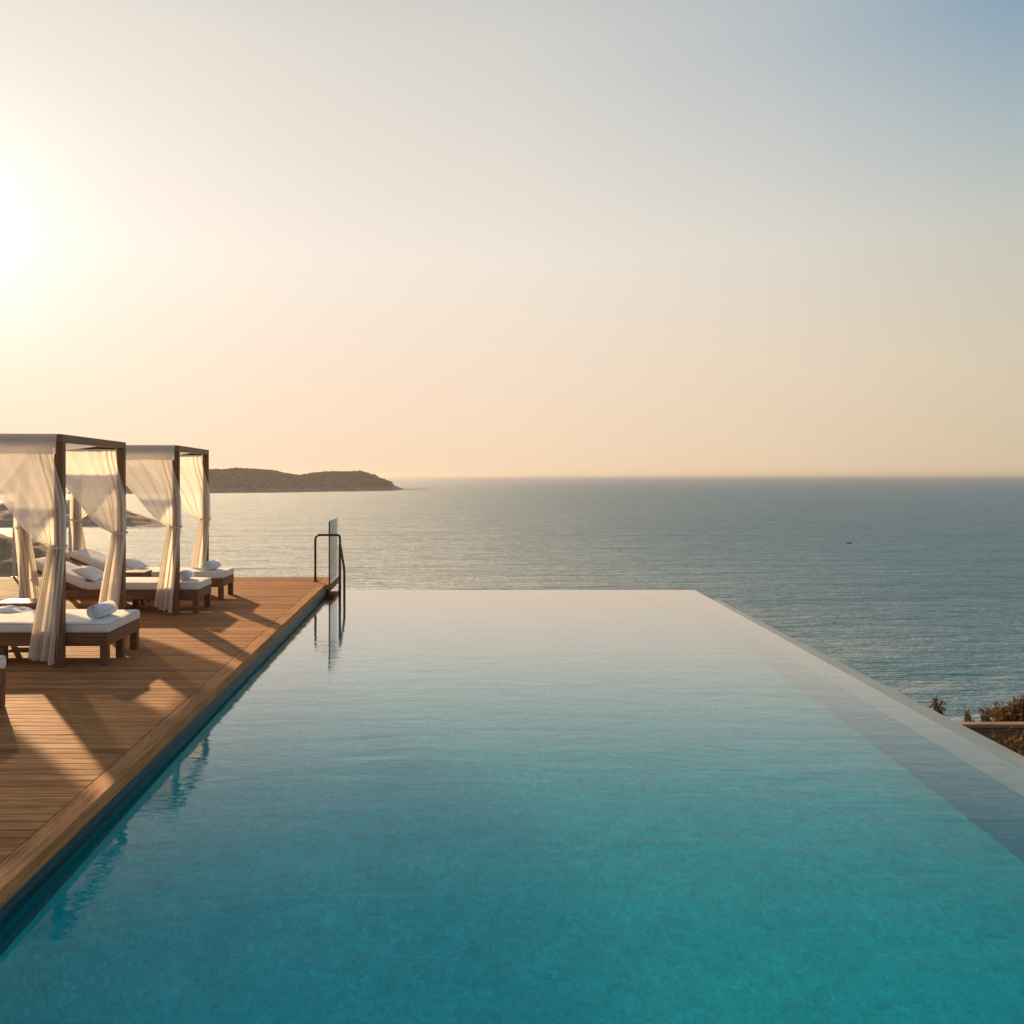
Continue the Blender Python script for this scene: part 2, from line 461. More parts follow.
prism(bm, [(XW-.28, YF-LIP), (rx(YF-LIP)-LIP, YF-LIP), (rx(YF)-LIP, YF), (XW-.28, YF)], FL+.001, WZ-.016, 0)
tag(link('pool_wall', bm, [M['pool_wall'], M['waterline'], M['wall_shade_side'], M['pool']]), kind='structure')
bm = bmesh.new()                # pale submerged lip on the two overflow sides, then down the outside
prism(bm, [(rx(YN)-LIP-.004, YN), (rx(YN)+.012, YN), (rx(YF)+.012, YF+.012), (rx(YF)-LIP-.004, YF+.012)], WZ-.0155, WZ-.011)
prism(bm, [(XW+.0, YF-LIP-.004), (rx(YF)-LIP-.006, YF-LIP-.004), (rx(YF)-LIP-.006, YF+.012), (XW+.0, YF+.012)], WZ-.0155, WZ-.011)
tag(link('pool_lip', bm, M['lip']), kind='structure')
bm = bmesh.new()                # outside face of the basin and pale footing
prism(bm, [(rx(YN)+.002, YN), (rx(YN)+.010, YN), (rx(YF)+.010, YF+.010), (XW-.3, YF+.010), (XW-.3, YF+.002), (rx(YF)+.002, YF+.002)], -3.6, WZ-.046)
tag(link('pool_outer_wall', bm, M['ledge']), kind='structure')
bm = bmesh.new()
def w_fn(u, v):
    y = YN+.2+v*(YF+.008-YN-.2); x0 = XW+.001; x1 = rx(y)+.010
    return Vector((x0+(x1-x0)*u, y, WZ))
grid(bm, 4, 6, w_fn)
tag(link('pool_water', bm, M['pool_water'], smooth=True), kind='structure')
# catch channel and outer ledge on the right
def lx(y): return 4.30+(y-6.11)*.0405
YL = 13.9
bm = bmesh.new()
prism(bm, [(rx(YN)+.03, YN), (lx(YN), YN), (lx(YL), YL), (rx(YL)+.03, YL)], -3.6, WZ-.012)
tag(link('overflow_ledge', bm, M['ledge']), kind='structure')

# ------------------------------------------------------------------ deck
YD = 15.46; XB = EX-.14
bm = bmesh.new(); lay = bm.faces.layers.float.new('plank')
pitch = .102; y = YD
NOTCH = 14.30; XN = -1.90
k = 0
while y > -3.2:
    y0, y1 = y-.097, y
    x1 = XB-.004 if y1 < NOTCH else (XB-.004 if y0 < NOTCH else XN-.14)
    n0 = len(bm.faces)
    xs = -15.0
    # plank lengths with butt joints
    cuts = [xs, xs+random.uniform(2, 5), xs+random.uniform(6, 9), x1] if random.random() < .8 else [xs, xs+random.uniform(3, 8), x1]
    for a, b in zip(cuts, cuts[1:]):
        before = set(bm.faces)
        box(bm, a+.0015, b-.0015, y0, y1, -.028, random.uniform(-.0012, 0), .003, 1)
        val = min(1, max(0, random.gauss(.5, .24)))
        for f in set(bm.faces)-before: f[lay] = val
    y -= pitch
o = tag(link('pool_deck', bm, M['deck']), kind='structure')
bm = bmesh.new()
ys = [-3.2, -.4, 2.4, 5.6, 8.5, 11.4, NOTCH]
for a, b in zip(ys, ys[1:]): box(bm, XB, EX, a+.0015, b-.0015, -.085, .001, .006, 2)
box(bm, XB, XN, NOTCH+.0015, YD, -.085, .001, .006, 2)
tag(link('deck_border', bm, M['deck_edge']), kind='structure')
bm = bmesh.new()
box(bm, -15, XW-.29, -3.2, YD-.02, -.30, -.031); box(bm, XW-.289, EX-.05, YF+.03, YD-.02, -.32, -.09)
box(bm, -15, XW-.31, -3.2, YD-.06, -3.4, -.301)
tag(link('deck_substructure', bm, M['under']), kind='structure')

# ------------------------------------------------------------------ cabanas
CW, CD, CH, PS = 2.0, 1.98, 2.30, .085
TIE = 1.20
def curtain_bm(sx, sy, seed):
    """sheer panel gathered at a post (right post for sx=+1): a straight bundle at the post, the rest swept over and tied; origin at the post foot"""
    rnd = random.Random(seed)
    ph = [rnd.uniform(0, 6.28) for _ in range(8)]
    bm = bmesh.new()
    top = 2.215; UB = .38
    def fn(u, v):
        z = top*(1-v)+.04*v
        b = min(1, u/UB); q = max(0, (u-UB)/(1-UB))
        if z >= TIE:
            tt = (z-TIE)/(top-TIE)
            qx = max(0, (tt-.3)/.7); xr = .076-.132*qx*qx*(3-2*qx)                       # right edge slides over the post on its way down
            wb = .125+.035*tt**.7
            Wf = (.77+.05*math.sin(ph[7]))*tt**(.55+.05*math.sin(ph[4]))
            gq = q**(1.0+.25*(1-tt))
            x = xr-wb*b-Wf*gq
            amp_b = .023+.010*(1-tt); amp_s = .003+.016*(1-tt)**2.2+.004*tt
        else:
            s = (TIE-z)/(TIE-.04)
            wall = .16+.09*s**.75
            x = .076-.092*s**.9-wall*(.62*b+.38*q)-.02*s
            amp_b = .026+.014*s; amp_s = amp_b
        fb = 2*math.pi*2.5*b; fs = 2*math.pi*3.6*q
        yb = amp_b*math.sin(fb+ph[0]+.8*math.sin(2.1*v+ph[6]))+.25*amp_b*math.sin(1.6*fb+ph[1]+3*v)
        ys = amp_s*math.sin(fs+ph[2]+.5*math.sin(5*v))+.3*amp_s*math.sin(fs*1.9+ph[3]+2*v)
        w = min(1, max(0, (u-UB)/.05))
        y = yb*(1-w)+ys*w
        y += .045*q*math.exp(-((z-TIE-.35)/.3)**2)
        x += .55*amp_b*math.cos(fb+ph[0])*(1-w)
        if v > .96: z += .09*(b*.6+q*.4)*(v-.96)/.04+.014*math.sin(fb*.5+ph[5])
        return Vector((sx*x, sy*(-(PS/2+.034)+y*.9), z))
    grid(bm, 170, 70, fn)
    return bm
def tie_bm(sx, sy):
    bm = bmesh.new()
    c = Vector((sx*0.0, sy*-(PS/2+.030), TIE)); pts = []
    for k in range(25):
        a = 2*math.pi*k/24
        pts.append(c+Vector((.012+.080*math.cos(a), .052*math.sin(a), .012*math.sin(a))))
    tube(bm, pts, .010, 8, False)
    return bm

def make_cabana(x_r, y_f, label, sd=1):
    root = empty('cabana', (x_r, y_f, 0), label, 'cabana', 'poolside cabanas on the deck')
    h = PS/2
    for cx in (0, -CW):
        for cy in (0, CD):
            bm = bmesh.new(); box(bm, -h, h, -h, h, 0, CH-.075, .004, 1)
            link('post', bm, M['post'], root, loc=(cx, cy, 0))
    for cy in (0, CD):
        bm = bmesh.new(); box(bm, -CW+h+.002, -h-.002, cy-h+.004, cy+h-.004, CH-.075, CH, .004, 1); link('beam', bm, M['beam'], root)
    for cx in (0, -CW):
        bm = bmesh.new(); box(bm, cx-h, cx+h, -h, CD+h, CH-.075, CH+.002, .004, 1); link('beam', bm, M['beam'], root)
    # curtain rods under front and back beams
    for cy, sy in ((0, 1), (CD, 1)):
        bm = bmesh.new(); tube(bm, [(-CW+h, cy-h-.034, 2.222), (-h, cy-h-.034, 2.222)], .009, 8); link('curtain_rod', bm, M['bronze'], root)
    # roof cloth sagging between the beams
    bm = bmesh.new()
    def rf(u, v):
        x = -CW+h+(CW-2*h)*u; yv = h+(CD-2*h)*v
        s = math.sin(math.pi*u)**.7*math.sin(math.pi*v)**.7
        return Vector((x, yv, CH-.03-.13*s+.008*math.sin(v*38)))
    grid(bm, 40, 60, rf); link('canopy', bm, M['canopy'], root)
    # valance over the front beam
    bm = bmesh.new()
    def vf(u, v):
        x = -CW-.03+(CW+.035)*u
        if v < .25: return Vector((x, h*(1-v/.25*2)-.0, CH+.006))
        s = (v-.25)/.75
        return Vector((x, -h-.078+.03*(1-s)**3-.006*math.sin(u*60)*s-.004*math.sin(u*23)*s, CH+.004-.20*s+.004*math.sin(u*25)*s))
    grid(bm, 160, 14, vf); link('valance', bm, M['valance'], root)
    for cy in (0, CD):
        for cx, sx in ((0, 1), (-CW, -1)):
            c = link('curtain', curtain_bm(sx, 1, sd), M['sheer'], root, True, (cx, cy, 0)); sd += 1
            link('tieback', tie_bm(sx, 1), M['sheer'], c, True)
    return root
cab = make_cabana(-3.775, 8.20, 'wooden cabana with sheer tied curtains nearest the viewer, cut by left picture edge')
cab.rotation_euler.z = R(4.5)
cab2 = make_cabana(-3.62, 11.30, 'wooden cabana with sheer tied curtains farther back, two loungers under it', 21)
cab2.rotation_euler.z = R(4.6)

# ------------------------------------------------------------------ sun loungers
def rbox(bm, x0, x1, y0, y1, z0, z1, r, bulge=.0, seed=0):
    """soft cushion"""
    nx, ny = max(6, int((x1-x0)/.05)), max(6, int((y1-y0)/.05))
    b2 = bmesh.new()
    bmesh.ops.create_cube(b2, size=1)
    for v in b2.verts: v.co = Vector((x0 if v.co.x < 0 else x1, y0 if v.co.y < 0 else y1, z0 if v.co.z < 0 else z1))
    bmesh.ops.bevel(b2, geom=list(b2.edges), offset=r, segments=4, profile=.5, affect='EDGES')
    L = x1-x0
    for k in range(1, int(L/.07)):
        bmesh.ops.bisect_plane(b2, geom=list(b2.verts)+list(b2.edges)+list(b2.faces), plane_co=(x0+k*.07, 0, 0), plane_no=(1, 0, 0))
    for k in range(1, int((y1-y0)/.09)):
        bmesh.ops.bisect_plane(b2, geom=list(b2.verts)+list(b2.edges)+list(b2.faces), plane_co=(0, y0+k*.09, 0), plane_no=(0, 1, 0))
    for v in b2.verts:
        nz = noise.noise(Vector((v.co.x*4+seed, v.co.y*4, v.co.z*4)))
        cx = 1-abs((v.co.x-(x0+x1)/2)/(L/2))**4; cy = 1-abs((v.co.y-(y0+y1)/2)/((y1-y0)/2))**4
        if v.co.z > (z0+z1)/2: v.co.z += bulge*cx*cy+.006*nz
        v.co.x += .004*nz; v.co.y += .004*nz
    me = bpy.data.meshes.new('tmp'); b2.to_mesh(me); b2.free()
    bm.from_mesh(me); bpy.data.meshes.remove(me)

LEN_SEAT, LEN_BACK = 1.55, .86
def make_lounger(x_foot, y_front, width, ang, label, centre_leg=False, mid_leg=True):
    root = empty('sun_lounger', (x_foot, y_front, 0), label, 'sun lounger', 'wooden sun loungers facing the pool')
    L = 2.36; w = width; z0, z1 = .195, .318; lg = .075
    bm = bmesh.new()
    box(bm, -L, -.0, 0, .045, z0, z1, .004, 1); box(bm, -L, -.0, w-.045, w, z0, z1, .004, 1)
    box(bm, -.045, -.002, .047, w-.047, z0, z1-.002, .004, 1); box(bm, -L+.002, -L+.045, .047, w-.047, z0, z1-.002, .004, 1)
    link('frame', bm, M['bed_wood'], root)
    bm = bmesh.new()
    x = -.06
    while x > -LEN_SEAT:
        box(bm, x-.07, x, .047, w-.047, z1-.03, z1-.008, .002, 1); x -= .085
    link('slat_base', bm, M['bed_wood'], root)
    legs = [(-lg-.004, .004), (-lg-.004, w-lg-.004), (-L+.004, .004), (-L+.004, w-lg-.004)]
    if centre_leg: legs.append((-lg-.004, w/2-lg/2))
    if mid_leg: legs += [(-L*.47, .02), (-L*.47, w-lg-.02)]
    for lx_, ly_ in legs:
        bm = bmesh.new(); box(bm, 0, lg, 0, lg, 0, z0-.001, .004, 1); link('leg', bm, M['bed_wood'], root, loc=(lx_, ly_, 0))
    bm = bmesh.new(); rbox(bm, -LEN_SEAT, .012, .005, w-.005, z1+.001, z1+.105, .032, .006, random.random()*9)
    mt = link('mattress', bm, M['mattress'], root, True)
    for zz in (z1+.018, z1+.094):
        i = .011
        c4 = [(-LEN_SEAT+i+.008, .005+i), (.012-i+.004, .005+i), (.012-i+.004, w-.005-i), (-LEN_SEAT+i+.008, w-.005-i)]
        P = []
        for k in range(4):
            cx_ = c4[k][0]+(.03 if k in (0, 3) else -.03); cy_ = c4[k][1]+(.03 if k in (0, 1) else -.03)
            a0 = [math.pi, 1.5*math.pi, 0, .5*math.pi][k]
            for q in range(5): P.append((cx_+.034*math.cos(a0+q*math.pi/8), cy_+.034*math.sin(a0+q*math.pi/8), zz))
        P.append(P[0])
        bm = bmesh.new(); tube(bm, P, .0055, 6, False); link('piping', bm, M['piping'], mt)
    # raised back: hinge at -LEN_SEAT
    hinge = Matrix.Translation((-LEN_SEAT-.006, 0, z1+.002)) @ Matrix.Rotation(ang, 4, 'Y')
    bm = bmesh.new(); rbox(bm, -LEN_BACK, -.0, .005, w-.005, .0, .10, .032, .006, random.random()*9)
    bmesh.ops.transform(bm, matrix=hinge, verts=bm.verts); link('back_cushion', bm, M['mattress'], root, True)
    bm = bmesh.new()
    box(bm, -LEN_BACK+.03, -.01, .05, .095, -.05, -.002, .003, 1); box(bm, -LEN_BACK+.03, -.01, w-.095, w-.05, -.05, -.002, .003, 1)
    box(bm, -LEN_BACK+.005, -LEN_BACK+.029, .05, w-.05, -.055, -.004, .003, 1)
    x = -.1
    while x > -LEN_BACK+.1:
        box(bm, x-.06, x, .097, w-.097, -.03, -.004, .002, 1); x -= .09
    bmesh.ops.transform(bm, matrix=hinge, verts=bm.verts); link('backrest_frame', bm, M['bed_wood'], root)
    if ang > .1:
        a = hinge @ Vector((-LEN_BACK*.72, .11, -.05)); b = Vector((-L+.12, .11, z1-.06))
        for yy in (.11, w-.11):
            bm = bmesh.new(); tube(bm, [(a.x, yy, a.z), (b.x, yy, b.z)], .014, 8); link('backrest_prop', bm, M['bed_wood'], root)
    return root
ANG = R(23)
make_lounger(-3.33, 8.262, .88, ANG, 'cushioned wooden lounger with rolled towel under the nearest cabana', centre_leg=True)
make_lounger(-3.34, 11.36, .66, ANG, 'cushioned wooden lounger with raised back, front one under the far cabana')
make_lounger(-3.33, 12.62, .66, ANG, 'cushioned wooden lounger with raised back nearest the deck far edge')
make_lounger(-3.585, 5.95, .88, ANG, 'lounger corner with white mattress at the left picture edge, nearest the viewer')

def towel(x, y, z, label, rz=0):
    bm = bmesh.new()
    L = .35; n = 170; turns = 4.0; r1 = .082; th = .0085
    sec = []
    for i in range(n+1):
        s = i/n; a = s*turns*2*math.pi; r = .012+(r1-.012)*s
        sec.append((a, r))
    def P(a, r, yy): return Vector((math.cos(a)*r, yy, math.sin(a)*r*.96))
    rows = []
    for (a, r) in sec:
        j = .0025*math.sin(a*1.7)+.002*math.sin(a*.6)
        rows.append((bm.verts.new(P(a, r, -L/2+j+.02*(1-r/r1)*0)), bm.verts.new(P(a, r, L/2+j)), bm.verts.new(P(a, r-th, L/2+j)), bm.verts.new(P(a, r-th, -L/2+j))))
    for p, q in zip(rows, rows[1:]):
        for k in range(4):
            f = bm.faces.new((p[k], p[(k+1) % 4], q[(k+1) % 4], q[k])); f.smooth = k in (0, 2)
    bm.faces.new(rows[0]); bm.faces.new(rows[-1][::-1])
    o = link('rolled_towel', bm, M['towel'], loc=(x, y, z+.077)); o.rotation_euler = (0, 0, rz)
    return tag(o, label, 'towel', 'rolled white towels on loungers')
MT = .318+.105+.005
towel(-3.53, 8.62, MT, 'rolled white towel on the lounger under the nearest cabana', R(-6))
towel(-3.60, 11.66, MT, 'rolled white towel beside the hanging curtain of the far cabana', R(4))
towel(-3.58, 12.90, MT, 'rolled white towel on the lounger nearest the deck far edge', R(-10))

def pillow(x, y, z, ry, rz, label, sc=1):
    bm = bmesh.new()
    def f(top):
        def g(u, v):
            a, b = u*2-1, v*2-1
            e = max(0, (1-abs(a)**2.6))*max(0, (1-abs(b)**2.6))
            pin = 1-.10*(1-e)*abs(a)*abs(b)*-1-.06*(1-abs(a)*abs(b))*(abs(a)**6+abs(b)**6)
            h = .075*e**.55*(1 if top else -.75)+.004*noise.noise(Vector((a*3, b*3, 1)))*e
            return Vector((a*.17*pin*sc, b*.25*pin*sc, h))
        return g
    grid(bm, 22, 26, f(True)); grid(bm, 22, 26, f(False))
    bmesh.ops.remove_doubles(bm, verts=bm.verts, dist=.0008)
    bmesh.ops.recalc_face_normals(bm, faces=bm.faces)
    o = link('pillow', bm, M['pillow'], smooth=True, loc=(x, y, z)); o.rotation_euler = (0, ry, rz)
    return tag(o, label, 'pillow', 'loose cushions on loungers')
pillow(-4.93, 11.66, MT+.088, R(26), 0, 'pale cushion on the front lounger under the far cabana')
pillow(-4.83, 12.93, MT+.085, R(24), 0, 'pale cushion on the lounger nearest the deck far edge')

# crumpled throw on the first lounger
bm = bmesh.new()
def thr(u, v):
    x = -.30+.60*u; y = -.11+.22*v
    e = min(1, 6*min(u, 1-u, v, 1-v))
    z = e*(.035+.030*noise.noise(Vector((x*9, y*9, 2)))+.02*math.sin(x*22+y*16))
    return Vector((x+.02*noise.noise(Vector((u*5, v*5, 5))), y+.03*noise.noise(Vector((u*4, v*4, 9))), max(z, .001)))
grid(bm, 40, 24, thr)
o = link('throw_blanket', bm, M['towel'], smooth=True, loc=(-4.78, 8.98, MT+.002))
tag(o, 'crumpled white throw lying on the nearest cabana lounger beside the table', 'blanket')

def table(x1, y0, label):
    w, d, h, lg = .46, .34, .475, .05
    root = empty('side_table', (x1, y0, 0), label, 'side table', 'wooden side tables between loungers')
    bm = bmesh.new()
    for k in range(5):
        a = k*d/5; box(bm, -w, 0, a+.002, a+d/5-.002, h-.028, h, .003, 1)
    link('table_top', bm, M['table_wood'], root)
    bm = bmesh.new()
    box(bm, -w+.03, -.03, .02, .04, h-.085, h-.029); box(bm, -w+.03, -.03, d-.04, d-.02, h-.085, h-.029)
    box(bm, -w+.02, -w+.04, .041, d-.041, h-.085, h-.029); box(bm, -.04, -.02, .041, d-.041, h-.085, h-.029)
    link('apron', bm, M['table_wood'], root)
    for lx_ in (-w+.008, -lg-.008):
        for ly_ in (.008, d-lg-.008):
            bm = bmesh.new(); box(bm, 0, lg, 0, lg, 0, h-.030, .003, 1); link('leg', bm, M['table_wood'], root, loc=(lx_, ly_, 0))
    bm = bmesh.new(); box(bm, -w+.06, -.06, .06, d-.06, .14, .16, .003, 1); link('lower_shelf', bm, M['table_wood'], root)
    return root
table(-4.53, 9.24, 'small wooden side table behind the nearest cabana lounger')
table(-4.36, 12.15, 'small wooden side table between the two far cabana loungers')

# ------------------------------------------------------------------ glass railing along the back of the deck
yr = YD-.06
x_end = (83-442)/F*yr
root = empty('glass_railing', (x_end, yr, 0), 'glass balustrade with steel top rail at the far deck edge behind the cabanas', 'railing')
xs_posts = [(70-442)/F*yr, (14-442)/F*yr, (-60-442)/F*yr, (-140-442)/F*yr]
for xp in xs_posts:
    bm = bmesh.new(); box(bm, -.02, .02, -.02, .02, .002, 1.03, .003, 1); box(bm, -.05, .05, -.04, .04, .001, .014, .003, 1)
    link('post', bm, M['steel'], root, loc=(xp-x_end, 0, 0))
bm = bmesh.new(); tube(bm, [(-.005, 0, 1.055), (xs_posts[-1]-x_end, 0, 1.055)], .024, 12); link('top_rail', bm, M['steel'], root)
edges = [x_end]+xs_posts
for a, b in zip(edges[1:], edges[2:]):
    bm = bmesh.new(); box(bm, b-x_end+.04, a-x_end-.04, -.006, .006, .06, .99); link('glass_panel', bm, M['glass'], root)
bm = bmesh.new(); box(bm, edges[1]-x_end+.03, -.005, -.006, .006, .06, .99); link('glass_panel', bm, M['glass'], root)

# glass screen at the deck corner
root = empty('glass_screen', (-1.945, NOTCH+.03, 0), 'single frameless glass panel standing at the deck corner by the pool ladder', 'glass screen')
bm = bmesh.new(); box(bm, -.007, .007, .012, 1.10, .03, 1.10); link('glass_panel', bm, M['glass'], root)
bm = bmesh.new(); box(bm, -.012, .012, 0, .011, .002, 1.095, .002, 1); link('edge_profile', bm, M['bronze'], root)
bm = bmesh.new(); box(bm, -.012, .012, .012, 1.10, 1.101, 1.112); link('top_edge', bm, M['steel'], root)
bm = bmesh.new(); box(bm, -.02, .02, .013, 1.10, .002, .029, .003, 1); link('base_channel', bm, M['steel'], root)

# pool ladder: two bent handrails
root = empty('pool_ladder', (-1.9, 14.75, 0), 'bronze pool ladder rails at the far left pool corner', 'pool ladder')
bm = bmesh.new()
yl = .06
a = [(-.36, yl, .0), (-.36, yl, .73)]+[tuple(p) for p in arc((-.28, yl, .75), .08, math.pi, math.pi/2, 6, (1, 0, 0), (0, 0, 1))]
a += [(0.03, yl, .83)]+[tuple(p) for p in arc((.03, yl, .78), .05, math.pi/2, 0, 5, (1, 0, 0), (0, 0, 1))]+[(.08, yl, .3), (.08, yl, -.60)]
tube(bm, a, .021, 12); link('handrail', bm, M['bronze'], root)
bm = bmesh.new()
yb = -.35
b = [(.128, yb-.03, -.60), (.128, yb-.03, .0), (.129, yb-.03, .67), (.133, yb-.03, .715), (.140, yb-.04, .69), (.203, yb-.10, .36), (.217, yb-.12, .28), (.220, yb-.12, .18), (.220, yb-.12, -.3), (.19, yb-.12, -.60)]
tube(bm, b, .021, 12); link('handrail', bm, M['bronze'], root)
for z in (-.28, -.50):
    bm = bmesh.new(); box(bm, .07, .17, yb-.02, yl-.03, z-.015, z+.015, .004, 1); link('tread', bm, M['bronze'], root)
bm = bmesh.new()
tube(bm, [(-.36, yl, .0015), (-.36, yl, .016)], .045, 16); link('base_flange', bm, M['bronze'], root)

# ------------------------------------------------------------------ lower terrace on the right
yw = 10.4; zc = CAMH-(723-475)/F*yw
root = empty('planter_wall', (6.0, yw, -3.0), 'dark timber planter wall with pale cap board beyond the pool overflow edge', 'wall')
bm = bmesh.new(); box(bm, -.9, 5, -.06, .06, zc+3-.045, zc+3, .006, 2); link('cap_board', bm, M['rail_wood'], root)
bm = bmesh.new()
hgt = zc+3-.046
for k in range(7):
    box(bm, -.88, 4.98, -.035, .05, -.2+k*(hgt+.2)/7+.003, -.2+(k+1)*(hgt+.2)/7-.003, .004, 1)
link('plank_face', bm, M['plank_wall'], root)
for xp in (-.6, 1.0, 2.6, 4.2):
    bm = bmesh.new(); box(bm, xp, xp+.09, .053, .115, -.2, hgt, .003, 1); link('post', bm, M['plank_wall'], root)
bm = bmesh.new(); box(bm, -.86, 4.96, .116, 1.3, -.2, hgt-.50)
for v in bm.verts: pass
link('soil_bed', bm, M['soil'], root)

def shrub(name, x, y, z, rx_, ry_, rz_, nleaf, leaf, label, cat, upright=False, group=None, lobes=9, seed=0):
    random.seed(seed)
    root = empty(name, (x, y, z), label, cat, group)
    bs = bmesh.new(); bl = bmesh.new(); lay = bl.loops.layers.float_color.new('tint')
    cs = []
    for k in range(lobes):
        if upright:
            c = Vector((random.gauss(0, .4)*rx_, random.gauss(0, .4)*ry_, rz_*random.uniform(.45, 1.0)))
        else:
            a = random.uniform(0, 6.28); q = random.random()**.5*.75
            c = Vector((math.cos(a)*q*rx_, math.sin(a)*q*ry_, rz_*(.35+.5*(1-q)*random.uniform(.6, 1.1))))
        cs.append(c)
        b0 = Vector((c.x*.1, c.y*.1, -.05)); mid = b0.lerp(c, .5)+Vector((random.gauss(0, .03), random.gauss(0, .03), .03))
        tube(bs, [b0, mid, c], [.014, .009, .004], 5)
        for q in range(5):
            e = c+Vector((random.gauss(0, .25)*min(rx_, .4), random.gauss(0, .25)*min(ry_, .4), random.gauss(.02 if upright else .06, .06 if upright else .08)*min(rz_, .7)))
            tube(bs, [mid.lerp(c, random.random()), e], [.005, .002], 4)
    pts = []; tints = []
    per = nleaf//lobes
    for c in cs:
        lr = random.uniform(.22, .42); lt = random.random()
        for q in range(per):
            d = Vector((random.gauss(0, 1), random.gauss(0, 1), random.gauss(0, 1))).normalized()*random.random()**.4
            if upright: f = random.random()**.45; p = Vector((c.x*f*1.3, c.y*f, c.z*f))+Vector((d.x*rx_*.38, d.y*ry_*.38, d.z*rz_*.07))
            else: p = c+Vector((d.x*rx_*lr*1.2, d.y*ry_*lr*1.2, d.z*rz_*lr))
            if p.z < -.02: p.z = abs(p.z)
            pts.append(p); tints.append(min(1, max(0, lt*.6+random.random()*.4)))
    leafcards(bl, pts, leaf, lay, tints)
    link('stems', bs, M['twig'], root); link('foliage', bl, M['dry_leaf'], root)
    return root
zs = zc-.53
shrub('shrub', 7.95, yw+.70, zs, .62, .45, .66, 11000, .026, 'large rounded russet shrub behind the planter cap board', 'shrub', lobes=26, seed=3)
shrub('shrub', 6.93, yw+.5, zs, .10, .10, .58, 420, .022, 'small dry sprig above the left end of the cap board', 'shrub', upright=True, lobes=7, seed=5)
shrub('shrub', 7.12, yw+.5, zs, .10, .10, .62, 460, .022, 'low dry sprig between the smallest sprig and the large russet shrub', 'shrub', upright=True, lobes=7, seed=8)
# taller tuft seen over the ledge further left
yt = 11.6
shrub('shrub', (940-442)/F*yt, yt, CAMH-(716-475)/F*yt-.28, .13, .13, .52, 520, .022, 'lone upright russet tuft against the sea beside the overflow ledge', 'shrub', upright=True, lobes=9, seed=11)
shrub('hedge', 6.75, yw-.95, -3.0, 1.6, .42, 1.84, 18000, .036, 'low russet hedge in front of the dark planter wall', 'hedge', lobes=40, seed=13)

# ------------------------------------------------------------------ light and sky
SKY_NISHITA, SKY_GAIN = .0010, .755
SKY_A = [(0, (244, 213, 180)), (.10, (243, 218, 194)), (.25, (239, 227, 213)), (.46, (217, 211, 201)), (.8, (112, 130, 150)), (1, (95, 118, 148))]
SKY_B = [(0, (208, 188, 158)), (.12, (208, 195, 172)), (.25, (192, 192, 184)), (.335, (166, 179, 183)), (.43, (134, 160, 178)), (1, (95, 118, 148))]
SKY_C = [(0, (182, 176, 174)), (.3, (164, 170, 180)), (1, (95, 118, 148))]
W = bpy.data.worlds.new('World'); S.world = W; W.use_nodes = True
nt = W.node_tree; nt.nodes.clear()
def wn(ty): return nt.nodes.new(ty)
sky = wn('ShaderNodeTexSky'); sky.sky_type = 'NISHITA'; sky.sun_disc = False
sky.sun_elevation = SUN_EL; sky.sun_rotation = -SUN_AZ
sky.altitude = 20; sky.air_density = 1.0; sky.dust_density = 4.0; sky.ozone_density = 1.0
def lin(c): return tuple((v/255/12.92 if v/255 <= .04045 else ((v/255+.055)/1.055)**2.4) for v in c)+(1,)
def wmath(op, a, b=None, clamp=False):
    n = wn('ShaderNodeMath'); n.operation = op; n.use_clamp = clamp
    for i, v in enumerate((a, b)):
        if v is None: continue
        if isinstance(v, (int, float)): n.inputs[i].default_value = v
        else: nt.links.new(v, n.inputs[i])
    return n.outputs[0]
def wramp(fac, stops):
    r = wn('ShaderNodeValToRGB'); el = r.color_ramp.elements
    while len(el) < len(stops): el.new(.5)
    for e, (p, c) in zip(el, stops):
        e.position = p; e.color = lin(c) if isinstance(c, tuple) else (c, c, c, 1)
    nt.links.new(fac, r.inputs[0]); return r.outputs[0]
def wmix(f, a, b):
    n = wn('ShaderNodeMix'); n.data_type = 'RGBA'
    nt.links.new(f, n.inputs[0]); nt.links.new(a, n.inputs[6]); nt.links.new(b, n.inputs[7]); return n.outputs[2]
tc = wn('ShaderNodeTexCoord')
nrm = wn('ShaderNodeVectorMath'); nrm.operation = 'NORMALIZE'; nt.links.new(tc.outputs['Generated'], nrm.inputs[0])
sep = wn('ShaderNodeSeparateXYZ'); nt.links.new(nrm.outputs[0], sep.inputs[0])
sinel = wmath('MAXIMUM', sep.outputs[2], 0.0)
hx = wmath('SQRT', wmath('MAXIMUM', wmath('SUBTRACT', 1.0, wmath('MULTIPLY', sep.outputs[2], sep.outputs[2])), 1e-6))
dx = wmath('ADD', wmath('MULTIPLY', sep.outputs[0], -math.sin(SUN_AZ)), wmath('MULTIPLY', sep.outputs[1], math.cos(SUN_AZ)))
cosd = wmath('ADD', wmath('MULTIPLY', wmath('DIVIDE', dx, hx), .5), .5, True)      # 1 towards the sun, 0 opposite
A = wramp(sinel, SKY_A); B = wramp(sinel, SKY_B); C = wramp(sinel, SKY_C)
tAB = wramp(cosd, [(.7035, 1.0), (.80, .54), (.905, .16), (.985, .0)])
tBC = wramp(cosd, [(.05, 1.0), (.69, .0)])
skyc = wmix(tBC, wmix(tAB, A, B), C)
dot = wn('ShaderNodeVectorMath'); dot.operation = 'DOT_PRODUCT'; nt.links.new(nrm.outputs[0], dot.inputs[0]); dot.inputs[1].default_value = (-math.sin(SUN_AZ)*math.cos(R(14.5)), math.cos(SUN_AZ)*math.cos(R(14.5)), math.sin(R(14.5)))     # the bright haze patch sits a little under the sun
dp = wmath('MAXIMUM', dot.outputs['Value'], 0.0)
glow = wmath('ADD', wmath('MULTIPLY', wmath('POWER', dp, 22.0), .07), wmath('MULTIPLY', wmath('POWER', dp, 200.0), .20))
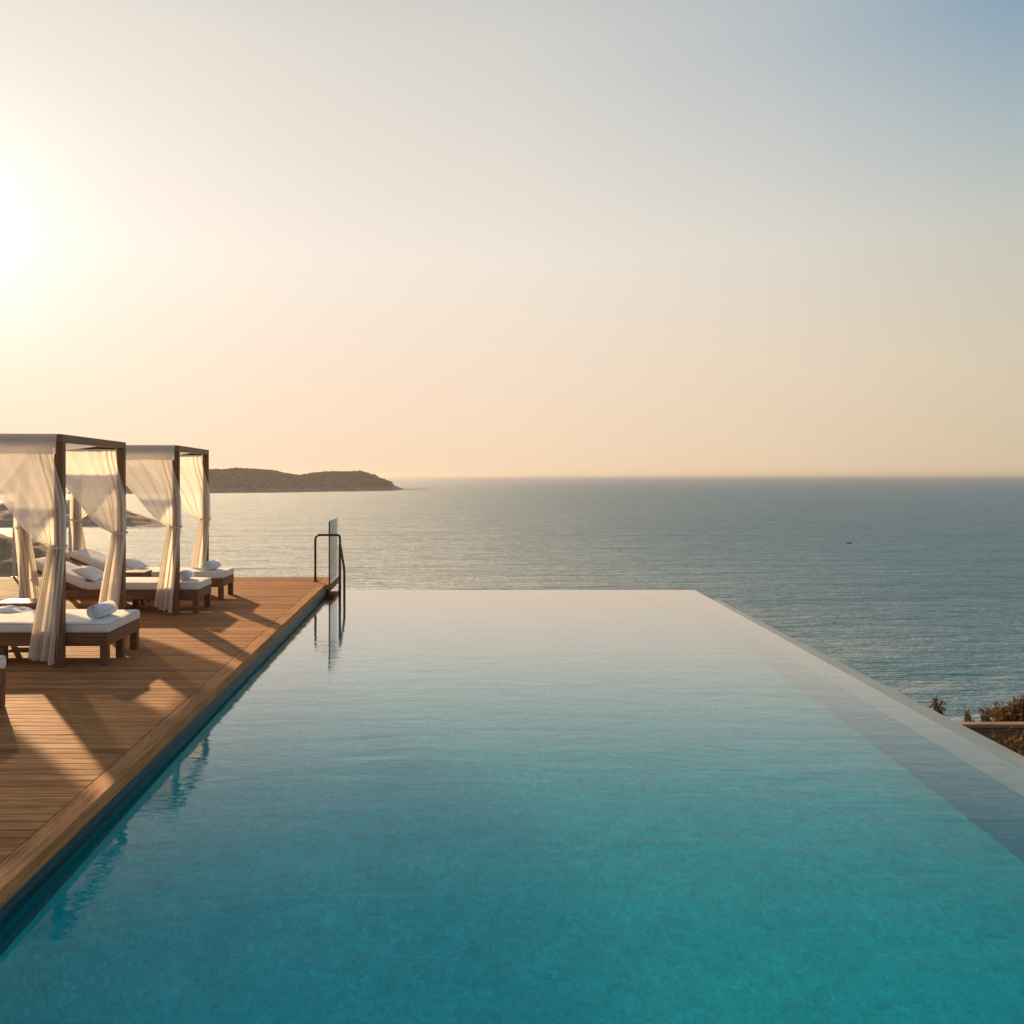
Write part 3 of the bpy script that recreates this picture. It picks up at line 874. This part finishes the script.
gc = wn('ShaderNodeMix'); gc.data_type = 'RGBA'; gc.blend_type = 'MULTIPLY'; gc.inputs[0].default_value = 1
nt.links.new(glow, gc.inputs[6]); gc.inputs[7].default_value = (.90, .97, 1.0, 1)
bg0 = wn('ShaderNodeBackground'); bg0.inputs[1].default_value = SKY_NISHITA; nt.links.new(sky.outputs[0], bg0.inputs[0])
bg1 = wn('ShaderNodeBackground'); nt.links.new(skyc, bg1.inputs[0]); bg1.inputs[1].default_value = SKY_GAIN
bg2 = wn('ShaderNodeBackground'); nt.links.new(gc.outputs[2], bg2.inputs[0])
ad = wn('ShaderNodeAddShader'); ad2 = wn('ShaderNodeAddShader'); out = wn('ShaderNodeOutputWorld')
nt.links.new(bg0.outputs[0], ad.inputs[0]); nt.links.new(bg1.outputs[0], ad.inputs[1])
nt.links.new(ad.outputs[0], ad2.inputs[0]); nt.links.new(bg2.outputs[0], ad2.inputs[1]); nt.links.new(ad2.outputs[0], out.inputs[0])

sl = bpy.data.lights.new('sun', 'SUN'); sl.energy = 5.0; sl.angle = R(1.2); sl.color = (1, .68, .37)
sl.cycles.use_multiple_importance_sampling = False
so = bpy.data.objects.new('sun', sl); COL.objects.link(so); so.location = (-20, 30, 20)
so.rotation_euler = SUND.to_track_quat('Z', 'Y').to_euler()

# air: one even box of pale haze
if HAZE > 0:
    bm = bmesh.new(); box(bm, -41000, 41000, -400, 44800, SEA-30, 24)
    t = NT('haze_air')
    pv = t.n('ShaderNodeVolumePrincipled', Density=HAZE, Anisotropy=.4); pv.inputs['Color'].default_value = (.66, .64, .64, 1)
    t.l(pv.outputs[0], t.out.inputs['Volume'])
    tag(link('haze', bm, t.m), kind='stuff')
    S.cycles.volume_bounces = 0; S.cycles.volume_max_steps = 64
# ------------------------------------------------------------------ camera, render
cam = bpy.data.cameras.new('camera'); co = bpy.data.objects.new('camera', cam); COL.objects.link(co)
co.location = (0, 0, CAMH); co.rotation_euler = (R(90), 0, 0)
cam.sensor_width = 36; cam.lens = F/1024*36
cam.shift_x = (512-442)/1024; cam.shift_y = -(512-475)/1024
cam.clip_end = 100000; cam.clip_start = .05
S.camera = co
S.view_settings.view_transform = 'Standard'; S.view_settings.look = 'None'
S.view_settings.exposure = .5; S.view_settings.gamma = 1
S.cycles.max_bounces = 10; S.cycles.transparent_max_bounces = 24; S.cycles.diffuse_bounces = 4; S.cycles.glossy_bounces = 4
S.cycles.use_denoising = True
S.cycles.sample_clamp_indirect = 6
S.cycles.caustics_reflective = True; S.cycles.caustics_refractive = True; S.cycles.blur_glossy = 1.0; S.cycles.transmission_bounces = 8
